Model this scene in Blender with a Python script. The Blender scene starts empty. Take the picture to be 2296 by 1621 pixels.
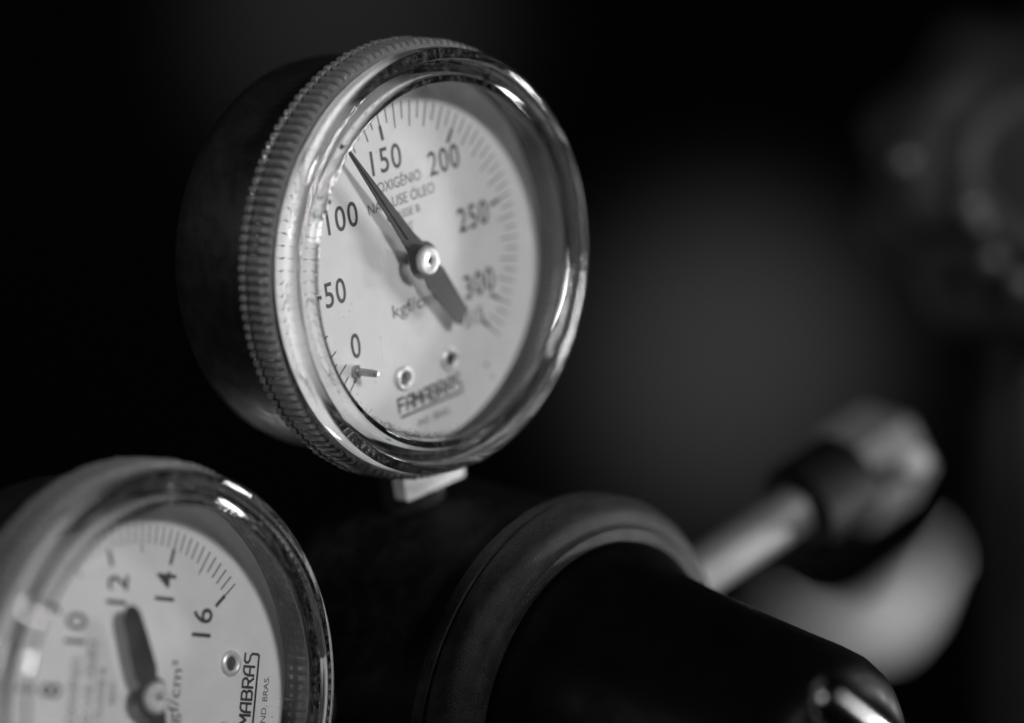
import bpy, bmesh, math, random
from mathutils import Matrix, Vector, Quaternion, noise
random.seed(7)
PI = math.pi
S = bpy.context.scene
C = S.collection
MM = 0.001

# ------------------------------------------------------------------ camera
LENS = 100.0
cam_d = bpy.data.cameras.new('camera'); cam = bpy.data.objects.new('camera', cam_d); C.objects.link(cam)
cam_d.lens = LENS; cam_d.sensor_width = 36.0; cam_d.sensor_fit = 'HORIZONTAL'
cam_d.clip_start = 0.01; cam_d.clip_end = 50.0
cam.location = (0, 0, 0); cam.rotation_euler = (PI / 2, 0, 0)
cam_d.dof.use_dof = True; cam_d.dof.focus_distance = 0.4305; cam_d.dof.aperture_fstop = 4.6
cam_d.dof.aperture_blades = 0
S.camera = cam
S.render.resolution_x = 1024; S.render.resolution_y = 723

# ------------------------------------------------------------------ world and light
w = bpy.data.worlds.new('World'); S.world = w; w.use_nodes = True
w.node_tree.nodes['Background'].inputs[0].default_value = (1, 1, 1, 1)
w.node_tree.nodes['Background'].inputs[1].default_value = 0.004

def c2w(v): return Vector((v[0], -v[2], v[1]))          # camera axes (right, up, back) -> world
def area(name, camdir, dist, target, size, power, size_y=None):
    d = bpy.data.lights.new(name, 'AREA'); d.energy = power
    d.shape = 'RECTANGLE' if size_y else 'DISK'; d.size = size
    if size_y: d.size_y = size_y
    o = bpy.data.objects.new(name, d); C.objects.link(o)
    t = c2w(target); v = c2w(camdir).normalized()
    o.location = t + v * dist
    o.rotation_euler = v.to_track_quat('Z', 'Y').to_euler()
    return o
def spot(name, loc, target, angle, power, blend=1.0, radius=0.05):
    d = bpy.data.lights.new(name, 'SPOT'); d.energy = power; d.spot_size = math.radians(angle)
    d.spot_blend = blend; d.shadow_soft_size = radius
    o = bpy.data.objects.new(name, d); C.objects.link(o)
    o.location = loc; o.rotation_euler = (Vector(loc) - Vector(target)).to_track_quat('Z', 'Y').to_euler()
    return o
area('key_light', (0.57, 0.28, 0.77), 0.85, (-0.016, 0.016, -0.443), 0.12, 4.7)
area('left_fill_light', (-0.85, 0.25, 0.50), 0.75, (-0.03, 0.0, -0.44), 0.16, 1.1)
area('rim_light', (0.92, 0.26, -0.30), 0.75, (-0.01, 0.0, -0.45), 0.08, 1.6)
area('window_light', (0.905, -0.11, -0.41), 0.75, (-0.03, 0.0, -0.44), 0.11, 3.2)
area('low_light', (-0.385, -0.64, -0.66), 0.5, (-0.035, 0.0, -0.45), 0.05, 0.09)

S.view_settings.view_transform = 'Standard'; S.view_settings.look = 'None'
S.view_settings.exposure = 0.0; S.view_settings.gamma = 1.0; S.view_settings.use_curve_mapping = False
S.cycles.max_bounces = 14; S.cycles.transmission_bounces = 12; S.cycles.glossy_bounces = 6
S.cycles.transparent_max_bounces = 16; S.cycles.diffuse_bounces = 4
S.cycles.caustics_refractive = True; S.cycles.caustics_reflective = True
S.cycles.blur_glossy = 0.1; S.cycles.sample_clamp_indirect = 10.0
S.cycles.use_denoising = True

FPX = LENS / 36.0 * 2296.0
def P(u, v, d):                                           # a point of the place seen at (u, v) at depth d, world axes
    return c2w(((u - 1148.0) / FPX * d, -(v - 810.5) / FPX * d, -d))

# ------------------------------------------------------------------ materials (neutral: the photograph is monochrome)
def newmat(name):
    m = bpy.data.materials.new(name); m.use_nodes = True
    nt = m.node_tree; b = nt.nodes['Principled BSDF']
    return m, nt, b
def g(v): return (v, v, v, 1.0)
def node(nt, t, **kw):
    n = nt.nodes.new(t)
    for k, v in kw.items(): setattr(n, k, v)
    return n
def ramp(nt, src, p0, v0, p1, v1):
    r = node(nt, 'ShaderNodeValToRGB'); e = r.color_ramp.elements
    e[0].position = p0; e[0].color = g(v0); e[1].position = p1; e[1].color = g(v1)
    nt.links.new(src, r.inputs[0]); return r.outputs[0]
def noise_tex(nt, scale, detail=3.0, rough=0.5, coord='Object', mapping=None):
    tc = node(nt, 'ShaderNodeTexCoord'); n = node(nt, 'ShaderNodeTexNoise')
    n.inputs['Scale'].default_value = scale; n.inputs['Detail'].default_value = detail
    n.inputs['Roughness'].default_value = rough
    src = tc.outputs[coord]
    if mapping:
        mp = node(nt, 'ShaderNodeMapping'); mp.inputs['Scale'].default_value = mapping[0]
        mp.inputs['Rotation'].default_value = mapping[1]
        nt.links.new(src, mp.inputs[0]); src = mp.outputs[0]
    nt.links.new(src, n.inputs['Vector'])
    return n.outputs[0]
def bump(nt, b, src, strength, dist):
    n = node(nt, 'ShaderNodeBump'); n.inputs['Strength'].default_value = strength
    n.inputs['Distance'].default_value = dist
    nt.links.new(src, n.inputs['Height']); nt.links.new(n.outputs[0], b.inputs['Normal'])

def mat_simple(name, base, rough, metal=0.0, nscale=400, bstr=0.0, bdist=0.0001, rvar=0.1, bvar=0.15, spec=0.5):
    m, nt, b = newmat(name)
    n = noise_tex(nt, nscale, 4)
    nt.links.new(ramp(nt, n, 0.3, base * (1 - bvar), 0.7, base * (1 + bvar)), b.inputs['Base Color'])
    n2 = noise_tex(nt, nscale * 0.37, 3)
    nt.links.new(ramp(nt, n2, 0.3, max(0.02, rough - rvar), 0.7, min(1, rough + rvar)), b.inputs['Roughness'])
    b.inputs['Metallic'].default_value = metal
    b.inputs['Specular IOR Level'].default_value = spec
    if bstr: bump(nt, b, noise_tex(nt, nscale * 3, 3), bstr, bdist)
    return m

M = {}
# dial: off-white enamel with faint mottling, small specks of dirt
m, nt, b = newmat('dial_enamel'); M['dial'] = m
mott = ramp(nt, noise_tex(nt, 160, 5, 0.6), 0.3, 0.70, 0.72, 0.78)
vor = node(nt, 'ShaderNodeTexVoronoi'); vor.inputs['Scale'].default_value = 420; vor.inputs['Randomness'].default_value = 1
tc = node(nt, 'ShaderNodeTexCoord'); nt.links.new(tc.outputs['Object'], vor.inputs['Vector'])
speck = ramp(nt, vor.outputs['Distance'], 0.045, 0.0, 0.075, 1.0)
sparse = ramp(nt, noise_tex(nt, 300, 2), 0.56, 1.0, 0.6, 0.0)
mx = node(nt, 'ShaderNodeMath', operation='MAXIMUM'); nt.links.new(speck, mx.inputs[0]); nt.links.new(sparse, mx.inputs[1])
mu = node(nt, 'ShaderNodeMixRGB', blend_type='MIX'); mu.inputs[1].default_value = g(0.2)
nt.links.new(mx.outputs[0], mu.inputs[0]); nt.links.new(mott, mu.inputs[2])
nt.links.new(mu.outputs[0], b.inputs['Base Color']); b.inputs['Roughness'].default_value = 0.45
b.inputs['Specular IOR Level'].default_value = 0.3
M['ink'] = mat_simple('black_ink', 0.015, 0.55, nscale=900, bvar=0.4)
M['ink_soft'] = mat_simple('worn_ink', 0.05, 0.6, nscale=900, bvar=0.4)
M['needle'] = mat_simple('needle_black', 0.014, 0.45, nscale=900, bstr=0.2, rvar=0.12, spec=0.3)
M['chrome'] = mat_simple('nickel', 0.75, 0.22, 1.0, nscale=800, bstr=0.06)
M['cap'] = mat_simple('satin_nickel', 0.9, 0.36, 0.55, nscale=800, bstr=0.06)
M['pin'] = mat_simple('dull_steel', 0.4, 0.35, 0.9, nscale=800)
M['steel'] = mat_simple('steel', 0.55, 0.3, 1.0, nscale=800, bstr=0.1)
M['dark_hole'] = mat_simple('dark_screw', 0.12, 0.3, 1.0, nscale=900, bstr=0.2)
M['case'] = mat_simple('case_black', 0.012, 0.42, nscale=900, bstr=0.25, bdist=0.00006, spec=0.35)
M['inner'] = mat_simple('case_inside', 0.32, 0.5, nscale=300)
M['brass'] = mat_simple('pale_metal', 0.55, 0.55, 0.2, nscale=500, bstr=0.1)
M['wall'] = mat_simple('dark_wall', 0.004, 0.95, nscale=3, spec=0.1)
M['pipe'] = mat_simple('bright_pipe', 0.85, 0.30, 0.85, nscale=200, rvar=0.02, bvar=0.04)
M['nut'] = mat_simple('grey_nut', 0.13, 0.6, 0.0, nscale=200)
M['valve'] = mat_simple('valve_dark', 0.006, 0.5, nscale=200, spec=0.2)
M['glint_knob'] = mat_simple('dull_glint', 0.18, 0.5, 0.6)
M['wheel_ring'] = mat_simple('wheel_grey', 0.04, 0.6, nscale=200)
M['pale_shape'] = mat_simple('pale_shape_mat', 0.85, 0.7, nscale=60)
M['cyl'] = mat_simple('cylinder_dark', 0.03, 0.6, nscale=60)
M['grime'] = mat_simple('grime', 0.012, 0.8, nscale=900)

# black paint, worn: tiny chips showing metal, rough grain
m, nt, b = newmat('worn_black_paint'); M['paint'] = m
fine = noise_tex(nt, 2600, 4, 0.7)
nt.links.new(ramp(nt, noise_tex(nt, 300, 5, 0.65), 0.45, 0.003, 0.75, 0.012), b.inputs['Base Color'])
nt.links.new(ramp(nt, noise_tex(nt, 120, 4), 0.3, 0.34, 0.7, 0.55), b.inputs['Roughness'])
b.inputs['Specular IOR Level'].default_value = 0.16
bump(nt, b, fine, 0.8, 0.0002)
m = M['paint'].copy(); m.name = 'toplit_black_paint'; M['paint_toplit'] = m; nt = m.node_tree; b = nt.nodes['Principled BSDF']
geo = node(nt, 'ShaderNodeNewGeometry'); sep = node(nt, 'ShaderNodeSeparateXYZ'); nt.links.new(geo.outputs['Normal'], sep.inputs[0])
upw = ramp(nt, sep.outputs['Z'], 0.50, 0.0, 0.97, 1.0)          # light on the flange's top rim, painted as speckled paler colour facing up
grain = ramp(nt, noise_tex(nt, 5200, 3, 0.7), 0.42, 0.0, 0.68, 1.0)
dm = node(nt, 'ShaderNodeMath', operation='MULTIPLY'); nt.links.new(upw, dm.inputs[0]); nt.links.new(grain, dm.inputs[1])
dmx = node(nt, 'ShaderNodeMixRGB'); nt.links.new(dm.outputs[0], dmx.inputs[0])
src_ = b.inputs['Base Color'].links[0].from_socket
nt.links.new(src_, dmx.inputs[1]); dmx.inputs[2].default_value = g(0.10); nt.links.new(dmx.outputs[0], b.inputs['Base Color'])
M['bonnet'] = mat_simple('bonnet_black', 0.0015, 0.45, nscale=500, bstr=0.1, spec=0.04)
M['bar'] = mat_simple('dark_polished', 0.2, 0.2, 1.0, nscale=300, rvar=0.03)
M['gloss_black'] = mat_simple('gloss_black', 0.006, 0.22, nscale=500, bstr=0.05, spec=0.4)

# clear plastic of the snap-on bezel (real refraction, a little clouded and scuffed)
m = bpy.data.materials.new('clear_plastic'); m.use_nodes = True; nt = m.node_tree; M['plastic'] = m
nt.nodes.remove(nt.nodes['Principled BSDF']); out = nt.nodes['Material Output']
gl = node(nt, 'ShaderNodeBsdfGlass'); gl.inputs['IOR'].default_value = 1.47; gl.inputs['Color'].default_value = g(0.95)
nt.links.new(ramp(nt, noise_tex(nt, 500, 4, 0.6), 0.40, 0.006, 0.80, 0.045), gl.inputs['Roughness'])
df = node(nt, 'ShaderNodeBsdfDiffuse'); df.inputs['Color'].default_value = g(0.55)
sc = ramp(nt, noise_tex(nt, 700, 6, 0.7), 0.50, 0.0, 0.80, 0.16)
mix = node(nt, 'ShaderNodeMixShader'); nt.links.new(sc, mix.inputs[0])
nt.links.new(gl.outputs[0], mix.inputs[1]); nt.links.new(df.outputs[0], mix.inputs[2])
bn = node(nt, 'ShaderNodeBump'); bn.inputs['Strength'].default_value = 0.08; bn.inputs['Distance'].default_value = 0.0001
nt.links.new(noise_tex(nt, 350, 4, 0.6), bn.inputs['Height'])
nt.links.new(bn.outputs[0], gl.inputs['Normal'])
nt.links.new(mix.outputs[0], out.inputs['Surface'])

m = M['plastic'].copy(); m.name = 'frosted_plastic'; M['grip'] = m; nt = m.node_tree
for n_ in nt.nodes:
    if n_.type == 'BUMP': n_.inputs['Strength'].default_value = 0.03
    if n_.type == 'BSDF_DIFFUSE': n_.inputs['Color'].default_value = g(0.20)
    if n_.type == 'MIX_SHADER':
        l_ = n_.inputs[0].links[0]; nt.links.remove(l_)
        nt.links.new(ramp(nt, noise_tex(nt, 900, 5, 0.7), 0.35, 0.60, 0.7, 0.84), n_.inputs[0])

# thin window pane: clear, mirror by fresnel, hairline scratches and dust
m = bpy.data.materials.new('window_pane'); m.use_nodes = True; nt = m.node_tree; M['pane'] = m
nt.nodes.remove(nt.nodes['Principled BSDF']); out = nt.nodes['Material Output']
tr = node(nt, 'ShaderNodeBsdfTransparent'); tr.inputs[0].default_value = g(0.97)
gs = node(nt, 'ShaderNodeBsdfGlossy'); gs.inputs['Roughness'].default_value = 0.06
lw = node(nt, 'ShaderNodeLayerWeight'); lw.inputs['Blend'].default_value = 0.5
pw = node(nt, 'ShaderNodeMath', operation='POWER'); nt.links.new(lw.outputs['Facing'], pw.inputs[0]); pw.inputs[1].default_value = 5.0
fr = node(nt, 'ShaderNodeMath', operation='MULTIPLY_ADD'); nt.links.new(pw.outputs[0], fr.inputs[0])
fr.inputs[1].default_value = 0.96; fr.inputs[2].default_value = 0.035
mix = node(nt, 'ShaderNodeMixShader'); nt.links.new(fr.outputs[0], mix.inputs[0])
nt.links.new(tr.outputs[0], mix.inputs[1]); nt.links.new(gs.outputs[0], mix.inputs[2])
df = node(nt, 'ShaderNodeBsdfDiffuse'); df.inputs[0].default_value = g(0.8)
scr = ramp(nt, noise_tex(nt, 120, 2, 0.5, 'Object', ((14, 0.8, 1), (0, 0, -0.5))), 0.70, 0.0, 0.78, 0.16)
haze_ = ramp(nt, noise_tex(nt, 60, 5, 0.65), 0.35, 0.005, 0.8, 0.05)
ad = node(nt, 'ShaderNodeMath', operation='ADD'); nt.links.new(scr, ad.inputs[0]); nt.links.new(haze_, ad.inputs[1])
mix2 = node(nt, 'ShaderNodeMixShader'); nt.links.new(ad.outputs[0], mix2.inputs[0])
nt.links.new(mix.outputs[0], mix2.inputs[1]); nt.links.new(df.outputs[0], mix2.inputs[2])
nt.links.new(mix2.outputs[0], out.inputs['Surface'])

# ------------------------------------------------------------------ mesh helpers (local units: millimetres, stored as metres)
def mesh_obj(name, verts, faces, mat, parent=None, smooth=True, loc=None, rot=None, auto=None):
    me = bpy.data.meshes.new(name)
    me.from_pydata([(x * MM, y * MM, z * MM) for x, y, z in verts], [], faces)
    me.materials.append(M[mat])
    if smooth: me.polygons.foreach_set('use_smooth', [True] * len(me.polygons))
    me.update()
    if auto is not None: me.set_sharp_from_angle(angle=math.radians(auto))
    o = bpy.data.objects.new(name, me); C.objects.link(o); o.parent = parent
    if loc: o.location = [c * MM for c in loc]
    if rot: o.rotation_euler = rot
    return o
def lathe(prof, n, closed=False, rfun=None):
    """prof: (r, h) list, round the local z axis; rfun(i, angle) adds to r of profile point i"""
    V, Fc = [], []; k = len(prof)
    for j in range(n):
        a = 2 * PI * j / n; ca, sa = math.cos(a), math.sin(a)
        for i, (r, h) in enumerate(prof):
            rr = r + (rfun(i, a) if rfun else 0)
            V.append((rr * ca, rr * sa, h))
    for j in range(n):
        j2 = (j + 1) % n
        for i in range(k if closed else k - 1):
            i2 = (i + 1) % k
            Fc.append((j * k + i, j2 * k + i, j2 * k + i2, j * k + i2))
    if not closed:
        for end, flip in ((0, True), (k - 1, False)):
            if abs(prof[end][0]) > 1e-6:
                ring = [j * k + end for j in range(n)]
                Fc.append(tuple(reversed(ring)) if flip else tuple(ring))
    return V, Fc
def prism(poly, h0, h1, bev=0.0):
    n = len(poly); V = []; Fc = []
    if bev:
        cx = sum(p[0] for p in poly) / n; cy = sum(p[1] for p in poly) / n
        def ins(p):
            dx, dy = p[0] - cx, p[1] - cy; L = math.hypot(dx, dy); return (p[0] - dx / L * bev, p[1] - dy / L * bev)
        rings = [([ins(p) for p in poly], h0), (poly, h0 + bev), (poly, h1 - bev), ([ins(p) for p in poly], h1)]
    else: rings = [(poly, h0), (poly, h1)]
    for pts, h in rings: V += [(x, y, h) for x, y in pts]
    for r in range(len(rings) - 1):
        for i in range(n):
            j = (i + 1) % n; Fc.append((r * n + i, r * n + j, (r + 1) * n + j, (r + 1) * n + i))
    Fc.append(tuple(reversed(range(n)))); Fc.append(tuple(range((len(rings) - 1) * n, len(rings) * n)))
    return V, Fc
def tube(path, rad, n=24):
    """path in mm, rad per point; closed ends"""
    V, Fc = [], []; pts = [Vector(p) for p in path]; k = len(pts)
    up = Vector((0.13, 0.2, 0.97))
    for i, p in enumerate(pts):
        t = (pts[min(i + 1, k - 1)] - pts[max(i - 1, 0)]).normalized()
        x = t.cross(up).normalized(); y = x.cross(t).normalized()
        for j in range(n):
            a = 2 * PI * j / n; q = p + (x * math.cos(a) + y * math.sin(a)) * rad[i]; V.append(tuple(q))
    for i in range(k - 1):
        for j in range(n):
            j2 = (j + 1) % n; Fc.append((i * n + j, (i + 1) * n + j, (i + 1) * n + j2, i * n + j2))
    Fc.append(tuple(range(n))); Fc.append(tuple(reversed(range((k - 1) * n, k * n))))
    return V, Fc
def merge(*vf):
    V, Fc = [], []
    for v, f in vf:
        o = len(V); V += v; Fc += [tuple(i + o for i in q) for q in f]
    return V, Fc
def thing(name, label, cat, matrix, group=None):
    o = bpy.data.objects.new(name, None); C.objects.link(o); o.empty_display_size = 0.01
    o.matrix_world = matrix; o['label'] = label; o['category'] = cat
    if group: o['group'] = group
    return o
def frame(Rrows, t):
    """camera-space rotation rows + translation (m) -> world matrix"""
    cols = [c2w((Rrows[0][i], Rrows[1][i], Rrows[2][i])) for i in range(3)]
    m = Matrix.Identity(4)
    for i in range(3):
        for r in range(3): m[r][i] = cols[i][r]
    p = c2w(t)
    for r in range(3): m[r][3] = p[r]
    return m
def axis_frame(origin, zdir, ydir=Vector((0, 0, 1))):
    z = zdir.normalized(); x = ydir.cross(z).normalized(); y = z.cross(x)
    m = Matrix.Identity(4)
    for r in range(3): m[r][0] = x[r]; m[r][1] = y[r]; m[r][2] = z[r]; m[r][3] = origin[r]
    return m

# ------------------------------------------------------------------ print
PRINT_H = 0.03
def text(name, s, cx, cy, cap, width, parent, mat='ink', h=PRINT_H, bold=0.0, space=1.0):
    """flat lettering on the dial, capital height and total width in mm, centred on (cx, cy)"""
    cu = bpy.data.curves.new('print', 'FONT'); cu.body = s; cu.size = 1.0
    cu.resolution_u = 6; cu.space_character = space; cu.offset = bold
    to = bpy.data.objects.new('print', cu); C.objects.link(to)
    dg = bpy.context.evaluated_depsgraph_get()
    me = bpy.data.meshes.new_from_object(to.evaluated_get(dg))
    bpy.data.objects.remove(to); bpy.data.curves.remove(cu)
    xs = [v.co.x for v in me.vertices]; ys = [v.co.y for v in me.vertices]
    x0, x1 = min(xs), max(xs)
    kx = width / (x1 - x0); ky = cap / 0.727
    for v in me.vertices:
        v.co = ((cx + (v.co.x - (x0 + x1) / 2) * kx) * MM, (cy + (v.co.y - 0.3635) * ky) * MM, h * MM)
    me.materials.clear(); me.materials.append(M[mat]); me.name = name
    o = bpy.data.objects.new(name, me); C.objects.link(o); o.parent = parent
    return o
def bar2d(r0, r1, ang, wd, h):
    a = math.radians(ang); u = (math.cos(a), math.sin(a)); n = (-u[1], u[0])
    return [(u[0] * r + n[0] * s * wd / 2, u[1] * r + n[1] * s * wd / 2, h) for r, s in ((r0, 1), (r0, -1), (r1, -1), (r1, 1))]
LOGO = {  # stroke letters of the maker's mark, in a 1 x 1 cell
 'F': [[(0.1, 0), (0.1, 1), (0.95, 1)], [(0.1, 0.52), (0.8, 0.52)]],
 'A': [[(0.08, 0), (0.08, 0.55), (0.2, 0.86), (0.45, 1), (0.9, 1), (0.9, 0)], [(0.08, 0.42), (0.9, 0.42)]],
 'M': [[(0.06, 0), (0.06, 1), (0.5, 0.4), (0.94, 1), (0.94, 0)]],
 'B': [[(0.1, 0), (0.1, 1), (0.7, 1), (0.88, 0.87), (0.88, 0.66), (0.7, 0.53), (0.1, 0.53)], [(0.7, 0.53), (0.92, 0.4), (0.92, 0.14), (0.72, 0), (0.1, 0)]],
 'R': [[(0.1, 0), (0.1, 1), (0.72, 1), (0.92, 0.86), (0.92, 0.62), (0.72, 0.48), (0.1, 0.48)], [(0.5, 0.48), (0.95, 0)]],
 'S': [[(0.95, 1), (0.3, 1), (0.1, 0.86), (0.12, 0.66), (0.3, 0.54), (0.75, 0.46), (0.95, 0.32), (0.95, -0.2), (0.8, -0.34), (-7.9, -0.34)]],
}
def ribbon(V, Fc, pts, wd, h):
    for i in range(len(pts) - 1):
        a, b_ = Vector(pts[i]), Vector(pts[i + 1]); t = (b_ - a).normalized(); n = Vector((-t.y, t.x)) * wd / 2
        e = t * wd * 0.35; hh = h + 0.0015 * (len(Fc) % 7); o = len(V)
        for q in (a - e + n, a - e - n, b_ + e - n, b_ + e + n): V.append((q.x, q.y, hh))
        Fc.append((o, o + 1, o + 2, o + 3))
def logo(parent, x0, x1, y, cap):
    word = 'FAMABRAS'; cw = (x1 - x0) / len(word); V, Fc = [], []
    for i, ch in enumerate(word):
        for st in LOGO[ch]:
            ribbon(V, Fc, [(x0 + (i + px * 0.86) * cw, y + py * cap) for px, py in st], 0.42, PRINT_H)
    o = mesh_obj('maker_mark', V, Fc, 'ink', parent, smooth=False)
    return o

# ------------------------------------------------------------------ the gauges
TEETH = 144
SPOT = {'0': (-14.1, -9.9), '50': (-16.7, -0.7), '100': (-13.0, 10.1), '150': (-2.1, 16.6), '200': (10.3, 13.5), '250': (15.1, 3.1), '300': (14.5, -7.8), '315': (12.3, -12.9)}
def needle_parts(root, ang, rounded):
    a = math.radians(ang); ca, sa = math.cos(a), math.sin(a)
    right = [(24.4, 0.22), (18, 0.55), (10, 1.0), (4.6, 1.35), (3.3, 1.6)]
    hub = [(3.0 * math.cos(t), 3.0 * math.sin(t)) for t in [math.radians(x) for x in range(35, 146, 10)]]
    if rounded: tail = [(-4, 2.1), (-9, 1.9), (-12.6, 1.6), (-13.6, 1.1), (-14.1, 0.4)]
    else: tail = [(-4, 2.2), (-9, 1.85), (-13.0, 1.6), (-13.9, 0.9)]
    up = right + [(x, y) for x, y in hub] + tail
    poly = up + [(x, -y) for x, y in reversed(up)]
    if not rounded: poly[len(up)] = (-12.9, -1.0)
    poly = [(x * ca - y * sa, x * sa + y * ca) for x, y in poly]
    V, Fc = prism(poly, 2.75, 3.1)
    nd = mesh_obj('needle', V, Fc, 'needle', root, smooth=False)
    # slim raised crease along the pointer
    cr = [(24.0, 0.05), (5.0, 0.35), (5.0, -0.35), (24.0, -0.05)]
    V, Fc = prism([(x * ca - y * sa, x * sa + y * ca) for x, y in cr], 3.1, 3.28)
    mesh_obj('needle_crease', V, Fc, 'needle', nd, smooth=False)
    prof = [(1.25, 2.6), (1.25, 3.3), (2.2, 3.3), (2.3, 3.5), (2.25, 4.1), (2.0, 4.38), (0.75, 4.5), (0.55, 4.4), (0.5, 3.6), (0.0, 3.6)]
    V, Fc = lathe(prof, 40)
    cap = mesh_obj('needle_cap', V, Fc, 'cap', root, auto=35)
    V, Fc = lathe([(0.0, 4.1), (0.56, 4.1), (0.56, 4.43), (0.0, 4.43)], 16)
    mesh_obj('pivot_hole_shade', V, Fc, 'ink', cap)  # black disc filling the hole, its shade painted in ink
    V, Fc = lathe([(1.0, 0.05), (1.0, 2.7), (0, 2.7)], 20)
    mesh_obj('spindle', V, Fc, 'steel', root)

def smooth_profile(pts, it=2):
    """Chaikin rounding of a closed profile"""
    for _ in range(it):
        q = []
        n = len(pts)
        for i in range(n):
            (a, b_), (c, d) = pts[i], pts[(i + 1) % n]
            q += [(a * .75 + c * .25, b_ * .75 + d * .25), (a * .25 + c * .75, b_ * .25 + d * .75)]
        pts = q
    return pts
BEZ = [(31.95, -1.8), (33.3, -1.9), (34.3, -1.9), (34.45, -1.7), (34.45, -0.6), (34.3, -0.45), (33.7, -0.4), (33.7, -0.2), (34.25, -0.1), (34.35, 0.2), (34.35, 1.5), (34.3, 3.5), (33.9, 3.9), (33.2, 4.0), (32.5, 4.1), (32.4, 4.5),
       (32.9, 4.75), (33.1, 5.2), (33.1, 6.0), (33.0, 7.5), (32.8, 7.9), (32.3, 8.2), (31.5, 8.4), (31.15, 8.2), (31.0, 7.2), (30.9, 6.85), (30.1, 7.0), (29.3, 7.12), (29.1, 7.3), (28.95, 8.0), (28.7, 8.45), (28.2, 8.65), (27.8, 8.4),
       (27.66, 7.9), (27.7, 7.4), (28.1, 6.7), (28.9, 5.9), (30.2, 5.3), (30.7, 4.6), (30.9, 2.0), (31.6, 0.6), (31.9, -0.4)]
BEZP = smooth_profile(BEZ, 1)
def bezel_mesh():
    def rf(i, a):
        r, h = BEZP[i]
        if r < 33.4 or h > 4.0: return 0.0
        k = abs(math.cos(a * TEETH / 2))
        amp = 1.0 * min(1.0, max(0.0, (r - 33.3) / 0.6))
        wob = 0.05 * math.sin(a * 37) + 0.04 * math.sin(a * 61 + 1)
        return -amp * (1 - k ** 0.45) + wob * amp
    return lathe(BEZP, TEETH * 8, True, rf)
BZ = bezel_mesh()
CASEP = [(0.0, -24.0), (20, -24.0), (26.0, -23.4), (29.0, -22.0), (30.8, -19.8), (31.4, -17), (31.6, -10), (31.6, -1.2), (31.5, -0.6), (30.9, -0.2), (30.5, -0.7), (28, -0.9), (0, -0.9)]

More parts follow.
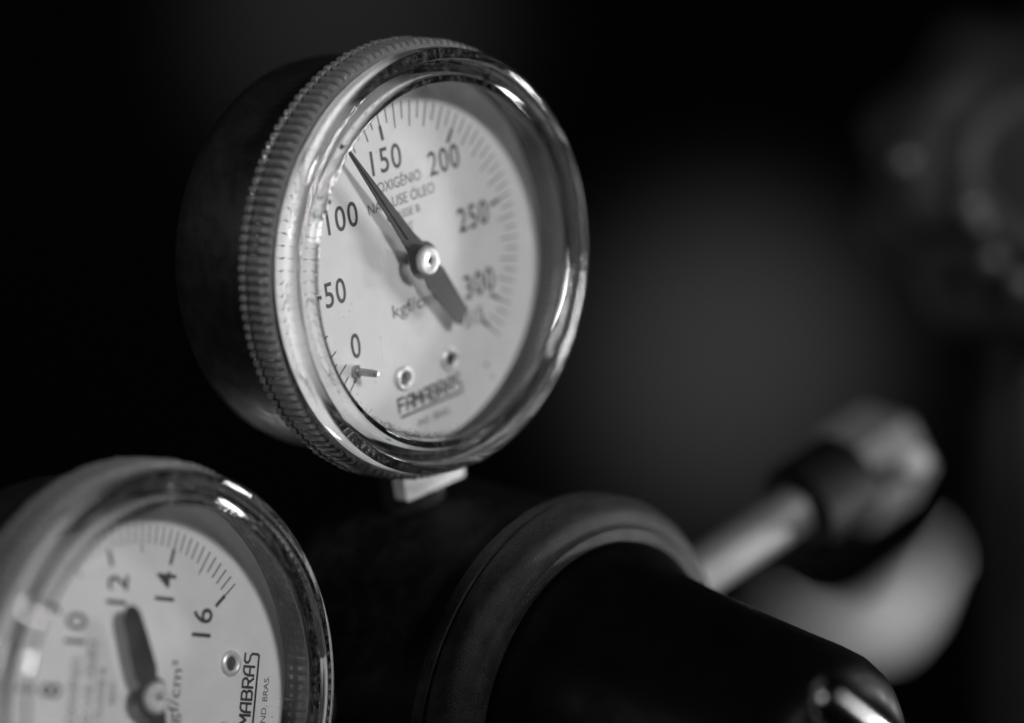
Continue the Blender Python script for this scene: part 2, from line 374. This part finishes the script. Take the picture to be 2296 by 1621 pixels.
def gauge(label, mtx, values, full, minor, mid_every, wide, needle_ang, rounded):
    root = thing('pressure_gauge', label, 'pressure gauge', mtx, None)
    V, Fc = lathe(CASEP, 160); mesh_obj('case', V, Fc, 'case', root, auto=40)
    V, Fc = lathe([(0, -0.85), (30.2, -0.85), (30.35, -0.4), (30.2, 0.0), (0, 0)], 160)
    dial = mesh_obj('dial', V, Fc, 'dial', root, auto=30)
    # scale print
    V, Fc = [], []
    n = int(round(full / minor))
    sw = 270.0 / full
    def bar(r0, r1, v, wd):
        o = len(V); V.extend(bar2d(r0, r1, 225 - sw * v, wd, PRINT_H)); Fc.append((o, o + 1, o + 2, o + 3))
    for i in range(n + 1):
        v = i * minor
        big = any(abs(v - x) < 1e-6 for x, _ in values)
        mid = i % mid_every == 0
        bar(22.05 if big else (20.7 if mid else 21.9), 24.7, v, 0.24)
        if big: bar(19.6, 22.0, v, 0.62)
    mesh_obj('scale_print', V, Fc, 'ink', dial, smooth=False)
    for v, s in values:
        a = math.radians(225 - sw * v)
        small = s == '315'
        cap = 2.7 if small else 4.0
        wdt = wide[len(s)] * (0.62 if small else 1.0)
        if s.startswith('1') and len(s) == 3: wdt *= 0.95
        # numerals sit inside the bold marks
        ext = abs(math.cos(a)) * wdt / 2 + abs(math.sin(a)) * cap / 2
        r = 19.0 - ext * 0.93 - 0.3
        x, y = r * math.cos(a), r * math.sin(a)
        if full == 315: x, y = SPOT[s]
        text('numeral', s, x, y, cap, wdt, dial, bold=0.010, space=1.12)
    text('lettering', 'OXIGÊNIO', 0.0, 12.5, 1.75, 9.6, dial, 'ink_soft')
    text('lettering', 'NÃO USE ÓLEO', 0.0, 9.75, 1.75, 14.8, dial, 'ink_soft')
    text('lettering', 'CLASSE B', 0.0, 7.4, 1.3, 7.3, dial, 'ink_soft')
    text('lettering', 'ABNT', 0.0, 5.1, 1.3, 3.4, dial, 'ink_soft')
    text('unit_lettering', 'kgf/cm²', 0.1, -7.1, 2.2, 10.9, dial, 'ink')
    logo(dial, -7.1, 7.6, -23.2, 2.2)
    text('lettering', 'IND. BRAS.', 0.4, -26.0, 1.15, 7.4, dial, 'ink')
    # eyelets with the screw heads inside
    for x in (-4.9, 5.6):
        pr = [(1.05, 0.02), (1.2, 0.38), (1.5, 0.5), (1.85, 0.36), (2.05, 0.02)][::-1]
        V, Fc = lathe(pr, 32); e = mesh_obj('rivet', V, Fc, 'cap', root, loc=(x, -18.1, 0), auto=60)
        V, Fc = lathe([(1.16, 0.05), (0.9, 0.1), (0.5, 0.16), (0.0, 0.10)], 24); mesh_obj('rivet_centre', V, Fc, 'dark_hole', e)
    # stop pin by the zero mark
    V, Fc = lathe([(0, 0.0), (1.0, 0.0), (1.05, 0.5), (0.85, 0.95), (0.62, 1.0), (0.58, 4.2), (0.48, 4.55), (0, 4.6)], 20)
    mesh_obj('stop_pin', V, Fc, 'pin', root, loc=(-14.9, -13.9, 0), rot=(0.0, 0.03, 0), auto=40)
    needle_parts(root, needle_ang, rounded)
    # bezel and window
    bz = mesh_obj('bezel', BZ[0], BZ[1], 'plastic', root, auto=50)
    bz.data.materials.append(M['grip'])
    k = len(BEZP)
    sl = [1 if (BEZP[i][0] > 33.0 and BEZP[i][1] < 4.1 and BEZP[(i + 1) % k][1] < 4.3) else 0 for i in range(k)]
    bz.data.polygons.foreach_set('material_index', sl * (TEETH * 8))
    V, Fc = lathe([(0, 7.0), (27.55, 7.0), (27.62, 7.4), (27.55, 7.85), (0, 7.85)], 128)
    mesh_obj('window', V, Fc, 'pane', root, auto=30)
    # square foot of the stem, then the round shank that screws into the body
    sq = [(-6.2, -2.0), (7.4, -2.0), (7.4, -4.6), (-6.2, -4.6)]
    V, Fc = prism(sq, 30.2, 38.6, 0.4)
    V = [(x, -z, y) for x, y, z in V]
    Fc = [tuple(reversed(f)) for f in Fc]
    st = mesh_obj('stem', V, Fc, 'brass', root, smooth=False)
    V, Fc = lathe([(0, 31.5), (5.2, 31.5), (5.2, 46), (0, 46)], 32)
    V = [(x + 0.6, -z, y - 7.5) for x, y, z in V]
    mesh_obj('shank', V, Fc, 'case', st, auto=40)
    return root

R1 = [[0.66307, -0.12673, 0.73775], [0.28651, 0.95348, -0.09372], [-0.69155, 0.27352, 0.66853]]
R2 = [[0.08430, -0.63163, 0.77067], [0.99099, 0.13393, 0.00136], [-0.10407, 0.76361, 0.63723]]
gauge1 = gauge('clear-rimmed round pressure gauge reading about 120, its scale running to 315, above the regulator',
      frame(R1, (-0.0159, 0.0160, -0.4433)),
      [(0, '0'), (50, '50'), (100, '100'), (150, '150'), (200, '200'), (250, '250'), (300, '300'), (315, '315')],
      315, 5, 2, {1: 2.0, 2: 4.5, 3: 7.0}, 121.3, False)
gauge2 = gauge('clear-rimmed round pressure gauge turned on its side, scale running to 16, blunt needle tail',
      frame(R2, (-0.05389, -0.04819, -0.41003)),
      [(0, '0'), (2, '2'), (4, '4'), (6, '6'), (8, '8'), (10, '10'), (12, '12'), (14, '14'), (16, '16')],
      16, 0.2, 5, {1: 2.1, 2: 4.3, 3: 7.0}, 206.0, True)

# grime gathered along the lower edge of the first window, and loose flecks on its dial
rg = random.Random(3)
def flecks(name, spots, parent, h):
    V, Fc = [], []
    for x, y, s in spots:
        k = rg.randint(4, 7); o = len(V); ph = rg.random() * 6
        for j in range(k):
            a = ph + 2 * PI * j / k; rr = s * rg.uniform(0.5, 1.2)
            V.append((x + rr * math.cos(a), y + rr * math.sin(a), h))
        for j in range(k): V.append((V[o + j][0], V[o + j][1], h + 0.05))
        Fc.append(tuple(reversed(range(o, o + k)))); Fc.append(tuple(range(o + k, o + 2 * k)))
        for j in range(k): j2 = (j + 1) % k; Fc.append((o + j, o + j2, o + k + j2, o + k + j))
    o = mesh_obj(name, V, Fc, 'grime', parent, smooth=False); o['kind'] = 'stuff'; return o
sp = []
for _ in range(1300):
    a = math.radians(rg.gauss(-113, 13)); d = abs(rg.gauss(0, 0.5))
    sp.append(((27.45 - d) * math.cos(a), (27.45 - d) * math.sin(a), rg.uniform(0.025, 0.1)))
flecks('grime', sp, gauge1, 6.9)
flecks('fleck', [(rg.uniform(-20, 20), rg.uniform(-22, 22), rg.uniform(0.03, 0.09)) for _ in range(60)] + [(13.6, -21.5, 0.45), (14.6, -23.8, 0.3)], gauge1, 0.04)
flecks('fleck', [(rg.uniform(-20, 20), rg.uniform(-22, 22), rg.uniform(0.03, 0.08)) for _ in range(40)], gauge2, 0.04)

# ------------------------------------------------------------------ the regulator
AX = c2w((0.74, -0.17, 0.65)).normalized()
FC_ = P(1290, 1575, 0.452)
reg = thing('pressure_regulator', 'black worn regulator with flanged bell bonnet and inlet pipe below the two gauges', 'regulator', axis_frame(FC_, AX))
V, Fc = lathe([(0, -46), (22, -46), (27, -44), (29.5, -40), (30, -34), (30, -6), (29, -5.2), (0, -5.2)], 96)
body = mesh_obj('body', V, Fc, 'paint', reg, auto=40)
V, Fc = lathe([(20, -5.0), (31.8, -5.0), (33.0, -4.6), (33.3, -4.0), (33.3, -2.2), (33.0, -1.8), (33.0, -1.5), (33.5, -1.2), (33.6, 0.4), (33.2, 1.8), (32.4, 3.0), (31.2, 3.7), (30.2, 4.0), (29.6, 4.3), (29.2, 4.9), (28.6, 5.1), (20, 5.1)], 160)
mesh_obj('flange', V, Fc, 'paint_toplit', reg, auto=35)
V, Fc = lathe([(27.3, 5.15), (27.4, 5.6), (26.9, 6.6), (25.8, 8.0), (24.6, 11), (23.4, 18), (22.1, 28), (21.0, 38), (20.4, 44), (19.8, 47.5), (18.6, 50.2), (16.8, 52.0), (14.4, 52.9), (12.0, 52.8), (11.2, 52.2), (10.9, 44.5), (0, 44.5)], 160)
bon = mesh_obj('bonnet', V, Fc, 'bonnet', reg, auto=50)
# adjusting screw with its cross bar
V, Fc = lathe([(0, 44.4), (5, 44.4), (5, 58), (6.5, 59), (7.5, 61), (7.5, 70), (6.5, 72), (0, 72.4)], 40)
scw = mesh_obj('adjusting_screw', V, Fc, 'gloss_black', reg, auto=40)

# inlet pipe and union nut, running back to the cylinder valve
inv = reg.matrix_world.inverted()
def L(p): q = inv @ p; return (q.x * 1000, q.y * 1000, q.z * 1000)
def lp(pts): return [L(p) for p in pts]
a0, a1 = P(1190, 1540, 0.470), P(1815, 1122, 0.508)
path = [a0.lerp(a1, k / 10) for k in range(11)]
V, Fc = tube(lp(path), [4.4] * 11, 32)
mesh_obj('inlet_pipe', V, Fc, 'pipe', reg, auto=40)
d = (a1 - a0).normalized()
def along(p, dist, r, name, mat, n, roll=0.0, parent=reg, bev=1.0):
    """turned or hexagonal piece centred on the line of the pipe"""
    z = d; x = z.cross(Vector((0, 0, 1))).normalized(); y = z.cross(x)
    V, Fc = [], []
    rings = [(0, r - bev), (bev, r), (dist - bev, r), (dist, r - bev)]
    pts = []
    for hh, rr in rings:
        for j in range(n):
            a = roll + 2 * PI * j / n
            pts.append(p + z * hh * MM + (x * math.cos(a) + y * math.sin(a)) * rr * MM)
    V = lp(pts) if parent is reg else pts
    for i in range(3):
        for j in range(n): j2 = (j + 1) % n; Fc.append((i * n + j, i * n + j2, (i + 1) * n + j2, (i + 1) * n + j))
    Fc.append(tuple(reversed(range(n)))); Fc.append(tuple(range(3 * n, 4 * n)))
    return mesh_obj(name, V, Fc, mat, parent, smooth=n > 12, auto=40 if n > 12 else None)
along(a1 - d * 0.004, 14, 8.5, 'pipe_collar', 'valve', 32)
nutc = P(1885, 1090, 0.555)
nut = along(nutc, 16, 10.8, 'union_nut', 'nut', 6, roll=0.30)
gl_ = P(2052, 1035, 0.535)
V, Fc = lathe([(0, -18), (2.0, -18), (2.6, -1), (2.5, 0), (1.8, 0.5), (0, 0.6)], 24)
glint_knob = mesh_obj('nut_glint', V, Fc, 'brass', reg, auto=40)  # pale peg added in place of a reflected glint on the nut
zz = (Vector((0, 0, 0)) - gl_).normalized()
glint_knob.matrix_parent_inverse = Matrix.Identity(4)
glint_knob.matrix_local = inv @ axis_frame(gl_, (zz + c2w((0.15, 0.1, 0)).normalized() * 0.25))

# T-bar of the adjusting screw
b0, b1 = P(1825, 1535, 0.388), P(2110, 1760, 0.388)
bl = (b1 - b0).length * 1000; RB = 3.6
ks = [(RB * (1 - math.cos(math.radians(t_))) / bl, RB * math.sin(math.radians(t_))) for t_ in range(4, 91, 8)]
V, Fc = tube(lp([b0.lerp(b1, k_) for k_, _ in ks] + [b0.lerp(b1, 0.6), b1]), [max(r_, 0.3) for _, r_ in ks] + [RB, RB], 36)
mesh_obj('cross_bar', V, Fc, 'bar', scw, auto=50)

# ------------------------------------------------------------------ cylinder valve with hand wheel
vb = P(2300, 1050, 0.62)
val = thing('cylinder_valve', 'black cylinder valve with ridged hand wheel, out of focus behind the regulator', 'valve', Matrix.Translation(vb))
V, Fc = lathe([(0, -75), (12, -75), (12, -30), (13, -22), (15, -12), (15, 12), (13, 18), (12, 26), (11, 44), (0, 44)], 48)
mesh_obj('valve_body', V, Fc, 'valve', val, auto=40)
wc = P(2330, 395, 0.59)
wax = c2w((-0.18, 0.22, 0.95)).normalized()
wm = Matrix.Translation(vb).inverted() @ axis_frame(wc, wax)
def rfw(i, a): return (2.2 * math.cos(a * 9) if WP[i][0] > 30 else 0)
WP = [(0, -6), (30.5, -6), (36, -4), (37.5, 0), (36, 4), (31, 6), (24, 5), (20, 3), (0, 3)]
V, Fc = lathe(WP, 144, False, rfw)
wh = mesh_obj('hand_wheel', V, Fc, 'valve', val, auto=40); wh.matrix_local = wm
V, Fc = lathe([(11.0, 3.1), (11.6, 6), (13.5, 7.6), (16.0, 7.4), (18.0, 5.6), (18.8, 3.1)], 96)
rim = mesh_obj('wheel_ring', V, Fc, 'wheel_ring', wh, auto=60)
V, Fc = lathe([(0, -40), (7, -40), (7, -6.2), (0, -6.2)], 24)
sp_ = mesh_obj('valve_spindle', V, Fc, 'valve', wh, auto=40)
V, Fc = lathe([(0, -2.4), (1.6, -2.0), (2.4, 0), (1.7, 1.7), (0.8, 2.25), (0, 2.4)], 20)
wminv = (Matrix.Translation(vb) @ wm).inverted()
first = None
for (u, v, dd) in ((2027, 362, 0.575), (2178, 468, 0.572), (2226, 582, 0.572), (2290, 633, 0.572), (2200, 500, 0.578)):  # knobs added where the wheel's blurred glints fall
    q = wminv @ P(u, v, dd)
    if first is None: first = mesh_obj('wheel_glint', V, Fc, 'glint_knob', wh); o = first
    else: o = first.copy(); C.objects.link(o); o.parent = wh
    o.location = q

# ------------------------------------------------------------------ gas cylinder under the valve (only its shoulder is near the frame)
gp = vb + Vector((0, 0, -0.075))
gc = thing('gas_cylinder', 'dark gas cylinder shoulder under the valve, out of focus', 'gas cylinder', Matrix.Translation(gp + Vector((0, 0, -1.2))))
V, Fc = lathe([(0, 0), (108, 0), (112, 6), (112, 1060), (108, 1090), (96, 1120), (76, 1145), (48, 1162), (26, 1170), (20, 1176), (20, 1200), (0, 1200)], 96)
mesh_obj('shell', V, Fc, 'cyl', gc, auto=40)
V, Fc = lathe([(20.2, 1178), (23, 1178), (23, 1196), (20.2, 1196)], 48)
mesh_obj('neck_ring', V, Fc, 'valve', gc, auto=40)

# tapering tube standing in for the pale lit patch behind the bonnet
hp = [(1720, 1345, 0.8), (1790, 1388, 1.8), (1850, 1416, 4.2), (1925, 1425, 7.6), (1990, 1402, 8.6), (2035, 1357, 7.2), (2070, 1310, 4.6), (2100, 1270, 2.0), (2140, 1215, 0.9), (2300, 1000, 0.9)]
HD = 0.95
V, Fc = tube([tuple(P(u, v, HD) * 1000) for u, v, r in hp], [r * HD / 0.98 for *_, r in hp], 28)
ho = mesh_obj('pale_shape', V, Fc, 'pale_shape', None, auto=60)
ho['label'] = 'pale curved stand-in for a lit patch, out of focus, between the bonnet and the gas cylinder'; ho['category'] = 'pale_shape'

# ------------------------------------------------------------------ dark wall behind everything
WY = 2.2
V = [(-3000, WY * 1000, -2000), (3000, WY * 1000, -2000), (3000, WY * 1000, 2000), (-3000, WY * 1000, 2000)]
wl = mesh_obj('back_wall', V, [(3, 2, 1, 0)], 'wall', None, smooth=False)
wl['kind'] = 'structure'
pc = P(1640, 810, WY); spot('wall_pool_spot', (pc.x + 0.05, WY - 0.9, pc.z + 0.25), tuple(pc), 18, 170)  # added spot, only there to make a soft grey pool on the wall
pc = P(780, 20, WY); spot('wall_pool_spot', (pc.x - 0.05, WY - 0.9, pc.z + 0.35), tuple(pc), 17, 80)  # second added spot, for the dimmer pool at upper left
